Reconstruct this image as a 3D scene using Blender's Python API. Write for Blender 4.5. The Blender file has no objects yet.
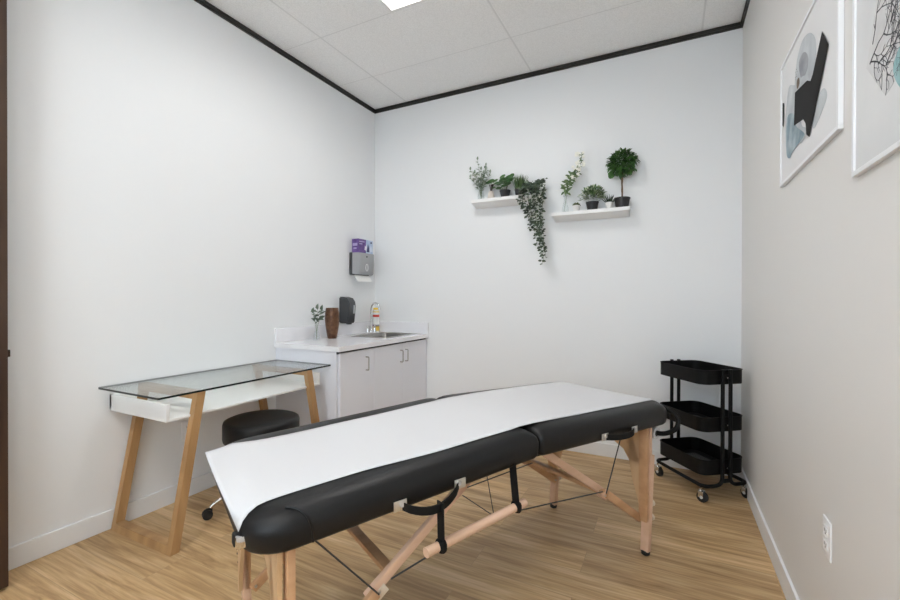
import bpy, bmesh, math, random
from mathutils import Vector, Matrix
PI = math.pi
R = math.radians
SC = bpy.context.scene
COL = SC.collection
random.seed(7)

# ------------------------------------------------------------------ materials
MATS = {}
def mat(name, color=(.8, .8, .8), rough=.5, metal=0., spec=.5, build=None, coat=0., bump=None, vary=None):
    if name in MATS: return MATS[name]
    m = bpy.data.materials.new(name); m.use_nodes = True
    nt = m.node_tree; b = nt.nodes['Principled BSDF']
    b.inputs['Base Color'].default_value = (*color, 1)
    b.inputs['Roughness'].default_value = rough
    b.inputs['Metallic'].default_value = metal
    b.inputs['Specular IOR Level'].default_value = spec
    b.inputs['Coat Weight'].default_value = coat
    N = nt.nodes.new; L = nt.links.new
    if vary:     # (scale, other colour, stretch)
        tc = N('ShaderNodeTexCoord'); mp = N('ShaderNodeMapping'); no = N('ShaderNodeTexNoise'); mx = N('ShaderNodeMix')
        mx.data_type = 'RGBA'; mp.inputs['Scale'].default_value = vary[2]
        no.inputs['Scale'].default_value = vary[0]; no.inputs['Detail'].default_value = 5
        cr = N('ShaderNodeValToRGB'); cr.color_ramp.elements[0].position = .35; cr.color_ramp.elements[1].position = .65
        L(tc.outputs['Object'], mp.inputs['Vector']); L(mp.outputs['Vector'], no.inputs['Vector'])
        L(no.outputs['Fac'], cr.inputs['Fac']); L(cr.outputs['Color'], mx.inputs['Factor'])
        mx.inputs['A'].default_value = (*color, 1); mx.inputs['B'].default_value = (*vary[1], 1)
        L(mx.outputs['Result'], b.inputs['Base Color'])
    if bump:     # (scale, strength)
        tc = N('ShaderNodeTexCoord'); no = N('ShaderNodeTexNoise'); bp = N('ShaderNodeBump')
        no.inputs['Scale'].default_value = bump[0]; no.inputs['Detail'].default_value = 3
        bp.inputs['Strength'].default_value = bump[1]; bp.inputs['Distance'].default_value = .002
        L(tc.outputs['Object'], no.inputs['Vector']); L(no.outputs['Fac'], bp.inputs['Height']); L(bp.outputs['Normal'], b.inputs['Normal'])
    if build: build(nt, b)
    MATS[name] = m
    return m

def leaf_mat(name, c1, c2, rough=.5):
    def bd(nt, b):
        g = nt.nodes.new('ShaderNodeNewGeometry'); mx = nt.nodes.new('ShaderNodeMix'); mx.data_type = 'RGBA'
        mx.inputs['A'].default_value = (*c1, 1); mx.inputs['B'].default_value = (*c2, 1)
        nt.links.new(g.outputs['Random Per Island'], mx.inputs['Factor']); nt.links.new(mx.outputs['Result'], b.inputs['Base Color'])
    return mat(name, c1, rough, build=bd)

def glass_mat(name, tint, gloss=1.0):
    if name in MATS: return MATS[name]
    m = bpy.data.materials.new(name); m.use_nodes = True; nt = m.node_tree
    nt.nodes.remove(nt.nodes['Principled BSDF']); out = nt.nodes['Material Output']
    t = nt.nodes.new('ShaderNodeBsdfTransparent'); t.inputs['Color'].default_value = (*tint, 1)
    g = nt.nodes.new('ShaderNodeBsdfGlossy'); g.inputs['Roughness'].default_value = .02
    f = nt.nodes.new('ShaderNodeLayerWeight'); f.inputs['Blend'].default_value = .5
    pw = nt.nodes.new('ShaderNodeMath'); pw.operation = 'POWER'; pw.inputs[1].default_value = 5.
    ma = nt.nodes.new('ShaderNodeMath'); ma.operation = 'MULTIPLY_ADD'; ma.inputs[1].default_value = .9; ma.inputs[2].default_value = .035
    mu = nt.nodes.new('ShaderNodeMath'); mu.operation = 'MULTIPLY'; mu.inputs[1].default_value = gloss
    nt.links.new(f.outputs['Facing'], pw.inputs[0]); nt.links.new(pw.outputs[0], ma.inputs[0])
    mx = nt.nodes.new('ShaderNodeMixShader')
    nt.links.new(ma.outputs[0], mu.inputs[0]); nt.links.new(mu.outputs[0], mx.inputs[0])
    nt.links.new(t.outputs[0], mx.inputs[1]); nt.links.new(g.outputs[0], mx.inputs[2]); nt.links.new(mx.outputs[0], out.inputs['Surface'])
    MATS[name] = m; return m

def emit_mat(name, color, strength):
    m = bpy.data.materials.new(name); m.use_nodes = True; nt = m.node_tree
    b = nt.nodes['Principled BSDF']; b.inputs['Base Color'].default_value = (*color, 1)
    b.inputs['Emission Color'].default_value = (*color, 1); b.inputs['Emission Strength'].default_value = strength
    MATS[name] = m; return m

def floor_build(nt, b):
    N = nt.nodes.new; L = nt.links.new
    geo = N('ShaderNodeNewGeometry')
    mp = N('ShaderNodeMapping'); mp.inputs['Location'].default_value = (.35, .03, 0); L(geo.outputs['Position'], mp.inputs['Vector'])
    br = N('ShaderNodeTexBrick'); br.offset = .37; br.offset_frequency = 2
    br.inputs['Scale'].default_value = 1; br.inputs['Brick Width'].default_value = 1.22; br.inputs['Row Height'].default_value = .182
    br.inputs['Mortar Size'].default_value = .0011; br.inputs['Mortar Smooth'].default_value = .3
    br.inputs['Color1'].default_value = (0, 0, 0, 1); br.inputs['Color2'].default_value = (1, 1, 1, 1); br.inputs['Mortar'].default_value = (.5, .5, .5, 1)
    L(mp.outputs['Vector'], br.inputs['Vector'])
    # shift the grain per plank
    off = N('ShaderNodeVectorMath'); off.operation = 'MULTIPLY'; off.inputs[1].default_value = (13., 7., 5.); L(br.outputs['Color'], off.inputs[0])
    ad = N('ShaderNodeVectorMath'); ad.operation = 'ADD'; L(geo.outputs['Position'], ad.inputs[0]); L(off.outputs[0], ad.inputs[1])
    m1 = N('ShaderNodeMapping'); m1.inputs['Scale'].default_value = (1.1, 13., 1.); L(ad.outputs[0], m1.inputs['Vector'])
    n1 = N('ShaderNodeTexNoise'); n1.inputs['Scale'].default_value = 1.3; n1.inputs['Detail'].default_value = 6; n1.inputs['Roughness'].default_value = .6; n1.inputs['Distortion'].default_value = 1.3
    L(m1.outputs['Vector'], n1.inputs['Vector'])
    m2 = N('ShaderNodeMapping'); m2.inputs['Scale'].default_value = (4., 90., 1.); L(ad.outputs[0], m2.inputs['Vector'])
    n2 = N('ShaderNodeTexNoise'); n2.inputs['Scale'].default_value = 1.; n2.inputs['Detail'].default_value = 4; L(m2.outputs['Vector'], n2.inputs['Vector'])
    cr = N('ShaderNodeValToRGB'); el = cr.color_ramp.elements
    el[0].position = .30; el[0].color = (.360, .222, .100, 1)
    el[1].position = .72; el[1].color = (.740, .545, .325, 1)
    e = el.new(.5); e.color = (.580, .390, .200, 1)
    L(n1.outputs['Fac'], cr.inputs['Fac'])
    mx = N('ShaderNodeMix'); mx.data_type = 'RGBA'; mx.blend_type = 'MULTIPLY'; mx.inputs['Factor'].default_value = .6
    c2 = N('ShaderNodeValToRGB'); c2.color_ramp.elements[0].position = .3; c2.color_ramp.elements[0].color = (.60, .53, .45, 1); c2.color_ramp.elements[1].position = .6; c2.color_ramp.elements[1].color = (1, 1, 1, 1)
    L(n2.outputs['Fac'], c2.inputs['Fac']); L(cr.outputs['Color'], mx.inputs['A']); L(c2.outputs['Color'], mx.inputs['B'])
    # plank to plank tone
    t = N('ShaderNodeValToRGB'); t.color_ramp.elements[0].color = (.84, .83, .82, 1); t.color_ramp.elements[1].color = (1.08, 1.07, 1.06, 1)
    L(br.outputs['Color'], t.inputs['Fac'])
    mx2 = N('ShaderNodeMix'); mx2.data_type = 'RGBA'; mx2.blend_type = 'MULTIPLY'; mx2.inputs['Factor'].default_value = 1
    L(mx.outputs['Result'], mx2.inputs['A']); L(t.outputs['Color'], mx2.inputs['B'])
    mx3 = N('ShaderNodeMix'); mx3.data_type = 'RGBA'; mx3.inputs['B'].default_value = (.28, .19, .11, 1)
    sm = N('ShaderNodeMath'); sm.operation = 'MULTIPLY'; sm.inputs[1].default_value = .55; L(br.outputs['Fac'], sm.inputs[0])
    L(sm.outputs[0], mx3.inputs['Factor']); L(mx2.outputs['Result'], mx3.inputs['A'])
    L(mx3.outputs['Result'], b.inputs['Base Color'])
    bp = N('ShaderNodeBump'); bp.inputs['Strength'].default_value = .15; bp.inputs['Distance'].default_value = .001
    L(n2.outputs['Fac'], bp.inputs['Height']); L(bp.outputs['Normal'], b.inputs['Normal'])

def ceil_build(nt, b):
    N = nt.nodes.new; L = nt.links.new
    geo = N('ShaderNodeNewGeometry')
    no = N('ShaderNodeTexNoise'); no.inputs['Scale'].default_value = 160; no.inputs['Detail'].default_value = 3; L(geo.outputs['Position'], no.inputs['Vector'])
    cr = N('ShaderNodeValToRGB'); cr.color_ramp.elements[0].position = .38; cr.color_ramp.elements[0].color = (.83, .83, .83, 1)
    cr.color_ramp.elements[1].position = .6; cr.color_ramp.elements[1].color = (.92, .92, .92, 1)
    L(no.outputs['Fac'], cr.inputs['Fac']); L(cr.outputs['Color'], b.inputs['Base Color'])
    bp = N('ShaderNodeBump'); bp.inputs['Strength'].default_value = .3; bp.inputs['Distance'].default_value = .001
    L(no.outputs['Fac'], bp.inputs['Height']); L(bp.outputs['Normal'], b.inputs['Normal'])

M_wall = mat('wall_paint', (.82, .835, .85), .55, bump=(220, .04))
M_wall_r = mat('wall_paint_shaded', (.77, .755, .735), .55, bump=(220, .04))  # white wall paint with the right wall's dimmer grazing light put into its colour
M_floor = mat('oak_vinyl_planks', rough=.42, spec=.35, build=floor_build)
M_ceil = mat('ceiling_tile', rough=.9, build=ceil_build)
M_grid = mat('ceiling_grid', (.74, .74, .74), .6)
M_black_trim = mat('black_metal_trim', (.02, .019, .017), .4)
M_base = mat('white_baseboard', (.80, .81, .82), .4)
M_door = mat('dark_stained_door', (.060, .030, .017), .45, vary=(3, (.035, .016, .009), (8, 8, .6)))
M_lam = mat('white_laminate', (.80, .81, .87), .45)
M_quartz = mat('white_quartz', (.83, .83, .86), .12, spec=.6)
M_shadow = mat('dark_gap', (.03, .03, .03), .7)
M_steel = mat('brushed_steel', (.55, .54, .52), .3, 1.)
M_chrome = mat('chrome', (.75, .75, .75), .12, 1.)
M_white = mat('white_lacquer', (.86, .86, .86), .3)
M_whitep = mat('white_plastic', (.85, .85, .86), .35)
M_deskwood = mat('oak_desk_wood', (.36, .20, .085), .45, vary=(4, (.50, .30, .135), (3, 3, .5)))
M_beech = mat('pale_beech', (.74, .50, .36), .45, vary=(3, (.65, .42, .28), (1.5, 6, 6)))
M_beech_d = mat('amber_beech', (.60, .35, .19), .45, vary=(3, (.50, .28, .14), (1.5, 6, 6)))
M_ply = mat('birch_plywood', (.68, .46, .27), .5, vary=(3, (.60, .39, .21), (6, 6, 1)))
M_vinyl = mat('black_vinyl', (.008, .008, .0085), .42, spec=.3, bump=(260, .25))
M_vinyl2 = mat('black_leatherette', (.008, .008, .008), .45, spec=.3, bump=(200, .2))
M_paper = mat('exam_paper', (.64, .64, .655), .8, bump=(120, .25))
M_web = mat('black_webbing', (.008, .008, .008), .7, spec=.2)
M_rubber = mat('black_rubber', (.012, .012, .012), .6)
M_cable = mat('steel_cable', (.035, .035, .035), .4)
M_cart = mat('black_cart_paint', (.004, .004, .004), .5, spec=.2)
M_plate = mat('nickel_plate', (.72, .70, .66), .28, .9)
M_glass = glass_mat('desk_glass', (.95, .97, .96))
M_gedge = mat('glass_edge', (.012, .018, .018), .15)
M_vglass = glass_mat('vase_glass', (.965, .975, .975), .8)
M_copper = mat('hammered_bronze', (.20, .10, .055), .3, .6, vary=(30, (.08, .036, .02), (1, 1, 1)), bump=(60, .6))
M_dispgrey = mat('silver_plastic', (.36, .365, .375), .35, .45)
M_dispdark = mat('charcoal_plastic', (.045, .047, .052), .35)
M_pot = mat('black_plastic_pot', (.018, .018, .02), .45)
M_soil = mat('potting_soil', (.03, .02, .012), .9)
M_wpot = mat('white_ceramic_pot', (.82, .81, .80), .35)
M_bpot = mat('beige_ceramic', (.58, .52, .47), .5)
M_stem = mat('brown_stem', (.16, .10, .06), .7)
M_gstem = mat('green_stem', (.14, .19, .09), .6)
M_knob = mat('cream_wood_knob', (.72, .62, .50), .4)

# ------------------------------------------------------------------ mesh builder
class MB:
    def __init__(s): s.v = []; s.f = []; s.m = []
    def add(s, vs, fs, mi=0):
        n = len(s.v); s.v += [tuple(v) for v in vs]
        for f in fs: s.f.append(tuple(i + n for i in f)); s.m.append(mi)
        return s
    def from_bm(s, bm, mi=0):
        bm.verts.ensure_lookup_table(); bm.verts.index_update()
        s.add([v.co[:] for v in bm.verts], [[v.index for v in f.verts] for f in bm.faces], mi); bm.free(); return s
    def box(s, a, b, bev=0., mi=0, M=None, seg=2):
        bm = bmesh.new(); bmesh.ops.create_cube(bm, size=1)
        for v in bm.verts:
            v.co = Vector([(a[i] + b[i]) / 2 + v.co[i] * (b[i] - a[i]) for i in range(3)])
        if bev > 0: bmesh.ops.bevel(bm, geom=bm.edges[:], offset=bev, segments=seg, affect='EDGES', profile=.5)
        if M is not None: bm.transform(M)
        return s.from_bm(bm, mi)
    def bar(s, p, q, w, h, up=(0, 0, 1), bev=0., mi=0):
        p, q = Vector(p), Vector(q); x = (q - p).normalized(); y = Vector(up).cross(x).normalized(); z = x.cross(y)
        M = Matrix((( x.x, y.x, z.x, p.x), (x.y, y.y, z.y, p.y), (x.z, y.z, z.z, p.z), (0, 0, 0, 1)))
        return s.box((0, -w / 2, -h / 2), ((q - p).length, w / 2, h / 2), bev, mi, M)
    def tube(s, pts, r, n=10, mi=0, smooth=0, closed=False, cap=True):
        pts = [Vector(p) for p in pts]
        if smooth:
            pts = catmull(pts, smooth, closed)
        rs = r if callable(r) else (lambda t: r)
        k = len(pts); rings = []; prev = None
        for i, p in enumerate(pts):
            if closed: t = (pts[(i + 1) % k] - pts[i - 1])
            else: t = (pts[min(i + 1, k - 1)] - pts[max(i - 1, 0)])
            t.normalize()
            if prev is None:
                u = t.orthogonal().normalized()
            else:
                u = (prev - t * prev.dot(t))
                u = u.normalized() if u.length > 1e-6 else t.orthogonal().normalized()
            prev = u; w = t.cross(u); rr = rs(i / max(1, k - 1))
            rings.append([p + (u * math.cos(2 * PI * j / n) + w * math.sin(2 * PI * j / n)) * rr for j in range(n)])
        vs = [v for ring in rings for v in ring]; fs = []
        for i in range(k if closed else k - 1):
            a, b = i * n, ((i + 1) % k) * n
            for j in range(n): fs.append((a + j, a + (j + 1) % n, b + (j + 1) % n, b + j))
        if cap and not closed:
            fs.append(tuple(reversed(range(n)))); fs.append(tuple(range((k - 1) * n, k * n)))
        return s.add(vs, fs, mi)
    def cyl(s, p, q, r, n=20, mi=0): return s.tube([p, q], r, n, mi)
    def lathe(s, c, prof, n=28, mi=0, cap=(True, True)):
        vs = []; fs = []; k = len(prof)
        for r, z in prof:
            for j in range(n): vs.append((c[0] + r * math.cos(2 * PI * j / n), c[1] + r * math.sin(2 * PI * j / n), c[2] + z))
        for i in range(k - 1):
            for j in range(n): fs.append((i * n + j, i * n + (j + 1) % n, (i + 1) * n + (j + 1) % n, (i + 1) * n + j))
        if cap[0]: fs.append(tuple(reversed(range(n))))
        if cap[1]: fs.append(tuple(range((k - 1) * n, k * n)))
        return s.add(vs, fs, mi)
    def prism(s, poly, dv, mi=0):   # polygon of 3-D points extruded along dv
        n = len(poly); dv = Vector(dv); a = [Vector(p) for p in poly]
        fs = [tuple(reversed(range(n))), tuple(range(n, 2 * n))] + [(i, (i + 1) % n, n + (i + 1) % n, n + i) for i in range(n)]
        return s.add(a + [p + dv for p in a], fs, mi)
    def leaf(s, p, d, n, L, W, fold=.25, mi=0, tip=.6):
        p, d, n = Vector(p), Vector(d).normalized(), Vector(n)
        sd = d.cross(n)
        sd = sd.normalized() if sd.length > 1e-5 else d.orthogonal().normalized()
        n = sd.cross(d).normalized()
        c = [p, p + d * L * .35 + sd * W * .5 + n * W * fold, p + d * L * .72 + sd * W * .38 + n * W * fold * .6, p + d * L - n * L * .1,
             p + d * L * .72 - sd * W * .38 + n * W * fold * .6, p + d * L * .35 - sd * W * .5 + n * W * fold, p + d * L * .38, p + d * L * .72 - n * L * .02]
        return s.add(c, [(0, 6, 1), (1, 6, 7, 2), (2, 7, 3), (0, 5, 6), (5, 4, 7, 6), (4, 3, 7)], mi)
    def build(s, name, mats, parent=None, smooth=35):
        me = bpy.data.meshes.new(name); me.from_pydata(s.v, [], s.f)
        if not isinstance(mats, (list, tuple)): mats = [mats]
        for m in mats: me.materials.append(m)
        me.polygons.foreach_set('material_index', s.m)
        bm = bmesh.new(); bm.from_mesh(me); bmesh.ops.recalc_face_normals(bm, faces=bm.faces[:]) if smooth else None
        bm.to_mesh(me); bm.free()
        if smooth:
            me.polygons.foreach_set('use_smooth', [True] * len(me.polygons)); me.set_sharp_from_angle(angle=R(smooth))
        me.update()
        o = bpy.data.objects.new(name, me); COL.objects.link(o)
        if parent: o.parent = parent
        return o

def catmull(pts, k, closed=False):
    out = []; n = len(pts)
    rng = range(n) if closed else range(n - 1)
    for i in rng:
        p0 = pts[(i - 1) % n] if closed or i > 0 else pts[0] * 2 - pts[1]
        p1 = pts[i]; p2 = pts[(i + 1) % n]
        p3 = pts[(i + 2) % n] if closed or i + 2 < n else pts[-1] * 2 - pts[-2]
        for j in range(k):
            t = j / k
            out.append(.5 * ((2 * p1) + (p2 - p0) * t + (2 * p0 - 5 * p1 + 4 * p2 - p3) * t * t + (3 * p1 - p0 - 3 * p2 + p3) * t ** 3))
    if not closed: out.append(pts[-1])
    return out

def fillet(pts, r, k=6):        # rounded corners on a polyline
    pts = [Vector(p) for p in pts]; out = [pts[0]]
    for i in range(1, len(pts) - 1):
        a, b, c = pts[i - 1], pts[i], pts[i + 1]
        u = (a - b); w = (c - b); rr = min(r, u.length * .49, w.length * .49); u.normalize(); w.normalize()
        p, q = b + u * rr, b + w * rr
        for j in range(k + 1):
            t = j / k; out.append(p * (1 - t) ** 2 + b * 2 * t * (1 - t) + q * t * t)
    out.append(pts[-1]); return out

def tag(o, label=None, cat=None, group=None, kind=None):
    if label: o['label'] = label
    if cat: o['category'] = cat
    if group: o['group'] = group
    if kind: o['kind'] = kind
    return o
def empty(name, loc=(0, 0, 0), rz=0, label=None, cat=None, group=None):
    o = bpy.data.objects.new(name, None); COL.objects.link(o); o.location = loc; o.rotation_euler = (0, 0, rz)
    o.empty_display_size = .05
    return tag(o, label, cat, group)
def struct(o, label, cat='setting'): return tag(o, label, cat, kind='structure')
def rrect(x0, x1, y0, y1, rs, k=7):    # rounded rectangle outline, rs = radii at (x0y0, x1y0, x1y1, x0y1)
    out = []
    for (cx, cy, a0, r) in ((x0, y0, PI, rs[0]), (x1, y0, 1.5 * PI, rs[1]), (x1, y1, 0, rs[2]), (x0, y1, .5 * PI, rs[3])):
        r = max(r, .0008); sx = 1 if cx == x0 else -1; sy = 1 if cy == y0 else -1
        for j in range(k + 1):
            a = a0 + .5 * PI * j / k; out.append((cx + sx * r + r * math.cos(a), cy + sy * r + r * math.sin(a)))
    return out

# ------------------------------------------------------------------ room
XL, XR, D, YF, H = -2.623, .435, 3.515, -1.45, 3.085
T = .12
b = MB().box((XL - T, YF - T, -.1), (XR + T, D + T, 0)); struct(b.build('floor', M_floor, smooth=0), 'light oak plank floor', 'floor')
struct(MB().box((XL - T, YF - T, 0), (XL, D + T, H + .1)).build('wall_left', M_wall, smooth=0), 'white painted wall behind the glass desk', 'wall')
struct(MB().box((XL, D, 0), (XR, D + T, H + .1)).build('wall_back', M_wall, smooth=0), 'white painted wall carrying the two plant shelves', 'wall')
struct(MB().box((XR, YF - T, 0), (XR + T, D + T, H + .1)).build('wall_right', M_wall_r, smooth=0), 'shaded white painted wall carrying the two framed prints', 'wall')
# front wall (behind the camera) with an unseen window added to let daylight in
WX0, WX1, WZ0, WZ1 = -1.55, .25, .95, 2.6
fw = MB()
fw.box((XL, YF - T, 0), (WX0, YF, H + .1)); fw.box((WX1, YF - T, 0), (XR, YF, H + .1))
fw.box((WX0, YF - T, 0), (WX1, YF, WZ0)); fw.box((WX0, YF - T, WZ1), (WX1, YF, H + .1))
struct(fw.build('wall_front', M_wall, smooth=0), 'white wall with the added window, behind the camera', 'wall')
wn = MB()
for a, c in (((WX0, YF - .08, WZ0), (WX0 + .05, YF - .03, WZ1)), ((WX1 - .05, YF - .08, WZ0), (WX1, YF - .03, WZ1)), ((WX0, YF - .08, WZ0), (WX1, YF - .03, WZ0 + .05)), ((WX0, YF - .08, WZ1 - .05), (WX1, YF - .03, WZ1))):
    wn.box(a, c)
w1 = struct(wn.build('unseen_window', M_black_trim, smooth=0), 'unseen window with black frame, added for daylight', 'window')
MB().box((WX0 + .05, YF - .058, WZ0 + .05), (WX1 - .05, YF - .052, WZ1 - .05)).build('unseen_window_pane', M_vglass, w1, smooth=0)

# ceiling: tiles with a real lay-in grid
GX = [-2.245, -1.025, .195]; GY = [3.515 - .54 - .61 * i for i in range(9)]
LX0, LX1 = -1.635, -1.025
lights = [(LX0, LX1, GY[2] - .0, GY[1])]
# opening for troffers (x0,x1,y0,y1)
TRO = [(-1.635, -1.025, GY[2], GY[1]), (-1.635, -1.025, GY[6], GY[5]), (-.415, .195, GY[6], GY[5])]
def cell_blocked(x, y): return any(a < x < c and d < y < e for a, c, d, e in TRO)
cm = MB()
xs = sorted(set([XL, XR] + GX + [-1.635, -.415])); ys = sorted(set([YF, D] + [g for g in GY if g > YF]))
for i in range(len(xs) - 1):
    for j in range(len(ys) - 1):
        if not cell_blocked((xs[i] + xs[i + 1]) / 2, (ys[j] + ys[j + 1]) / 2):
            cm.box((xs[i], ys[j], H), (xs[i + 1], ys[j + 1], H + .1))
ce = struct(cm.build('ceiling', M_ceil, smooth=0), 'white acoustic tile ceiling', 'ceiling')
gm = MB()
for x in GX: gm.box((x - .006, YF, H - .001), (x + .006, D, H + .001))
for y in GY:
    if y > YF: gm.box((XL, y - .0025, H - .0008), (XR, y + .0035, H + .001))
gm.build('ceiling_grid', M_grid, ce, smooth=0)
# black wall angle trim
def ctrim(name, a, c, dx, dy, lab):
    m = MB(); (x0, y0), (x1, y1) = a, c
    m.box((min(x0, x1 + dx * .012), min(y0, y1 + dy * .012), H - .038), (max(x0, x1 + dx * .012), max(y0, y1 + dy * .012), H - .0005))
    m.box((min(x0, x1 + dx * .018), min(y0, y1 + dy * .018), H - .026), (max(x0, x1 + dx * .018), max(y0, y1 + dy * .018), H - .014))
    struct(m.build(name, M_black_trim, smooth=0), lab, 'ceiling trim')
ctrim('trim_1', (XL, YF), (XL, D), 1, 0, 'black ceiling trim along the left wall')
ctrim('trim_2', (XL, D), (XR, D), 0, -1, 'black ceiling trim along the back wall')
ctrim('trim_3', (XR, YF), (XR, D), -1, 0, 'black ceiling trim along the right wall')
# baseboards
def bboard(name, a, c, lab):
    struct(MB().box(a, c, .003).build(name, M_base, smooth=0), lab, 'baseboard')
bboard('baseboard_left', (XL, YF, 0), (XL + .012, 2.296, .10), 'white baseboard of the left wall')
bboard('baseboard_back', (-1.998, D - .012, 0), (XR, D, .10), 'white baseboard of the back wall')
bboard('baseboard_right', (XR - .012, YF, 0), (XR, D - .012, .10), 'white baseboard of the right wall')
# open door lying against the left wall
dm = MB().box((-2.493, -.13, .012), (-2.449, .775, 2.95), .002)
do = struct(dm.build('door_1', M_door, smooth=0), 'dark brown wooden door standing open at the left edge', 'door')
MB().box((-2.482, .7745, .93), (-2.460, .777, 1.03), .0).build('latch_plate', M_steel, do, smooth=0)
MB().box((-2.478, .7745, .965), (-2.464, .787, .995), .002).build('latch_bolt', mat('dark_bronze', (.03, .02, .015), .4, .6), do, smooth=0)
MB().cyl((-2.449, .71, .98), (-2.39, .71, .98), .011).tube(fillet([(-2.395, .71, .98), (-2.395, .60, .98)], .01), .009).build('door_handle', M_steel, do)

# ceiling troffers
M_diff = emit_mat('troffer_diffuser', (1., .985, .96), 24.)
M_reff = mat('troffer_reflector', (.85, .85, .84), .35)
def troffer(x0, x1, y0, y1, label):
    t = empty('ceiling_light', ((x0 + x1) / 2, (y0 + y1) / 2, H), 0, label, 'ceiling light', 'recessed troffers in the tile ceiling')
    hx, hy = (x1 - x0) / 2 - .002, (y1 - y0) / 2 - .002
    f = MB()
    for a, c in (((-hx, -hy), (hx, -hy + .018)), ((-hx, hy - .018), (hx, hy)), ((-hx, -hy), (-hx + .018, hy)), ((hx - .018, -hy), (hx, hy))):
        f.box((a[0], a[1], -.003), (c[0], c[1], .02))
    f.build('frame', M_reff, t, smooth=0)
    # sloping side reflectors
    s = MB(); q = .13
    zi, zo = .075, .002
    o4 = [(-hx + .018, -hy + .018, zo), (hx - .018, -hy + .018, zo), (hx - .018, hy - .018, zo), (-hx + .018, hy - .018, zo)]
    i4 = [(-hx + q, -hy + q * .5, zi), (hx - q, -hy + q * .5, zi), (hx - q, hy - q * .5, zi), (-hx + q, hy - q * .5, zi)]
    s.add(o4 + i4, [(0, 1, 5, 4), (1, 2, 6, 5), (2, 3, 7, 6), (3, 0, 4, 7)])
    s.add([(p[0], p[1], p[2] + .003) for p in o4 + i4], [(4, 5, 1, 0), (5, 6, 2, 1), (6, 7, 3, 2), (7, 4, 0, 3)])
    s.build('reflector', M_reff, t, smooth=0)
    MB().box((-hx + q, -hy + q * .5, .055), (hx - q, hy - q * .5, .074)).build('diffuser', M_diff, t, smooth=0)
troffer(*TRO[0], 'white recessed ceiling light at the top edge of the view')
troffer(*TRO[1], 'recessed ceiling light above the doorway side, behind the view')
troffer(*TRO[2], 'recessed ceiling light near the framed prints, behind the view')

# ------------------------------------------------------------------ massage table (local x = along the table, y = across)
TA = (-.096, 2.255); TR = math.atan2(.8836, .4683)
tb = empty('massage_table', (*TA, 0), TR, 'portable massage table with black vinyl top and wooden folding legs', 'massage table')
S0, SH, S1 = -1.755, -.775, .158
Y0, Y1 = -.052, .668
def zb(s): return .586 + (s - S0) * (.054 / (SH - S0)) if s < SH else .640 - (s - SH) * (.027 / (S1 - SH))
PROF = [(-.002, .018), (0, .008), (.008, .002), (.020, 0), (.042, -.003), (.057, -.002), (.071, .004), (.082, .013), (.090, .025), (.096, .042), (.099, .065), (.100, .1)]
def cushion_top(s, o):      # height of the rounded cushion surface over (s, o)
    r = .11; px = max(S0 + r - s, s - (S1 - r), 0); py = max(Y0 + r - o, o - (Y1 - r), 0)
    dd = r - math.hypot(px, py) if (px > 0 or py > 0) else r
    if px == 0 or py == 0: dd = min(s - S0, S1 - s, o - Y0, Y1 - o)
    if dd <= 0: return -1
    q = [(i, z) for z, i in PROF[5:]]
    if dd < q[0][0]: return zb(s) + q[0][1]
    for (a, u), (c, w) in zip(q, q[1:]):
        if dd <= c: return zb(s) + u + (w - u) * (dd - a) / (c - a)
    return zb(s) + .100
def panel(x0, x1, radii, name, notch):
    prof = PROF
    m = MB(); vs = []; fs = []; rings = []
    for z, ins in prof:
        a, c = x0 + ins, x1 - ins
        if notch == 1: c = x1 - max(ins, 0) * .8
        if notch == 0: a = x0 + max(ins, 0) * .8
        rr = [max(r - ins * .55, .012 + max(0, ins)) for r in radii]
        rings.append([(x, y, zb(x) + z) for x, y in rrect(a, c, Y0 + ins, Y1 - ins, rr, 8)])
    n = len(rings[0])
    for r_ in rings: vs += r_
    for i in range(len(rings) - 1):
        for j in range(n): fs.append((i * n + j, i * n + (j + 1) % n, (i + 1) * n + (j + 1) % n, (i + 1) * n + j))
    fs.append(tuple(reversed(range(n)))); fs.append(tuple(range((len(rings) - 1) * n, len(rings) * n)))
    m.add(vs, fs)
    return m.build(name, M_vinyl, tb, smooth=50)
pn = panel(S0, SH - .002, (.11, .02, .02, .11), 'cushion_panel', 1)
pf = panel(SH + .002, S1, (.02, .10, .10, .02), 'cushion_panel', 0)
# piping seams
def seam(p, pts): MB().tube([(x, y, zb(x) + z) for x, y, z in pts], .0032, 6, smooth=6).build('piping', M_vinyl, p)
for sgn, e_, p in ((1, S0, pn),):
    q = lambda k: e_ + sgn * k
    seam(p, [(q(.155), Y0 + .000, .005), (q(.15), Y0 - .002, .045), (q(.14), Y0 + .003, .075), (q(.12), Y0 + .020, .094), (q(.098), Y0 + .040, .097)])
# frame rails under cushions
for x0, x1 in ((S0 + .02, SH - .004), (SH + .004, S1 - .02)):
    fr = MB()
    def rl(p, q, w=.03):
        fr.bar((p[0], p[1], zb(p[0]) - .005), (q[0], q[1], zb(q[0]) - .005), w, .012)
    a_, b_ = (x0 + .06, x1) if x0 < -1 else (x0, x1 - .06)
    rl((a_, Y0 + .05), (b_, Y0 + .05)); rl((a_, Y1 - .05), (b_, Y1 - .05))
    rl((a_ + .015, Y0 + .065), (a_ + .015, Y1 - .065)); rl((b_ - .015, Y0 + .065), (b_ - .015, Y1 - .065))
    fr.build('frame_rail', M_web, tb)
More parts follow.
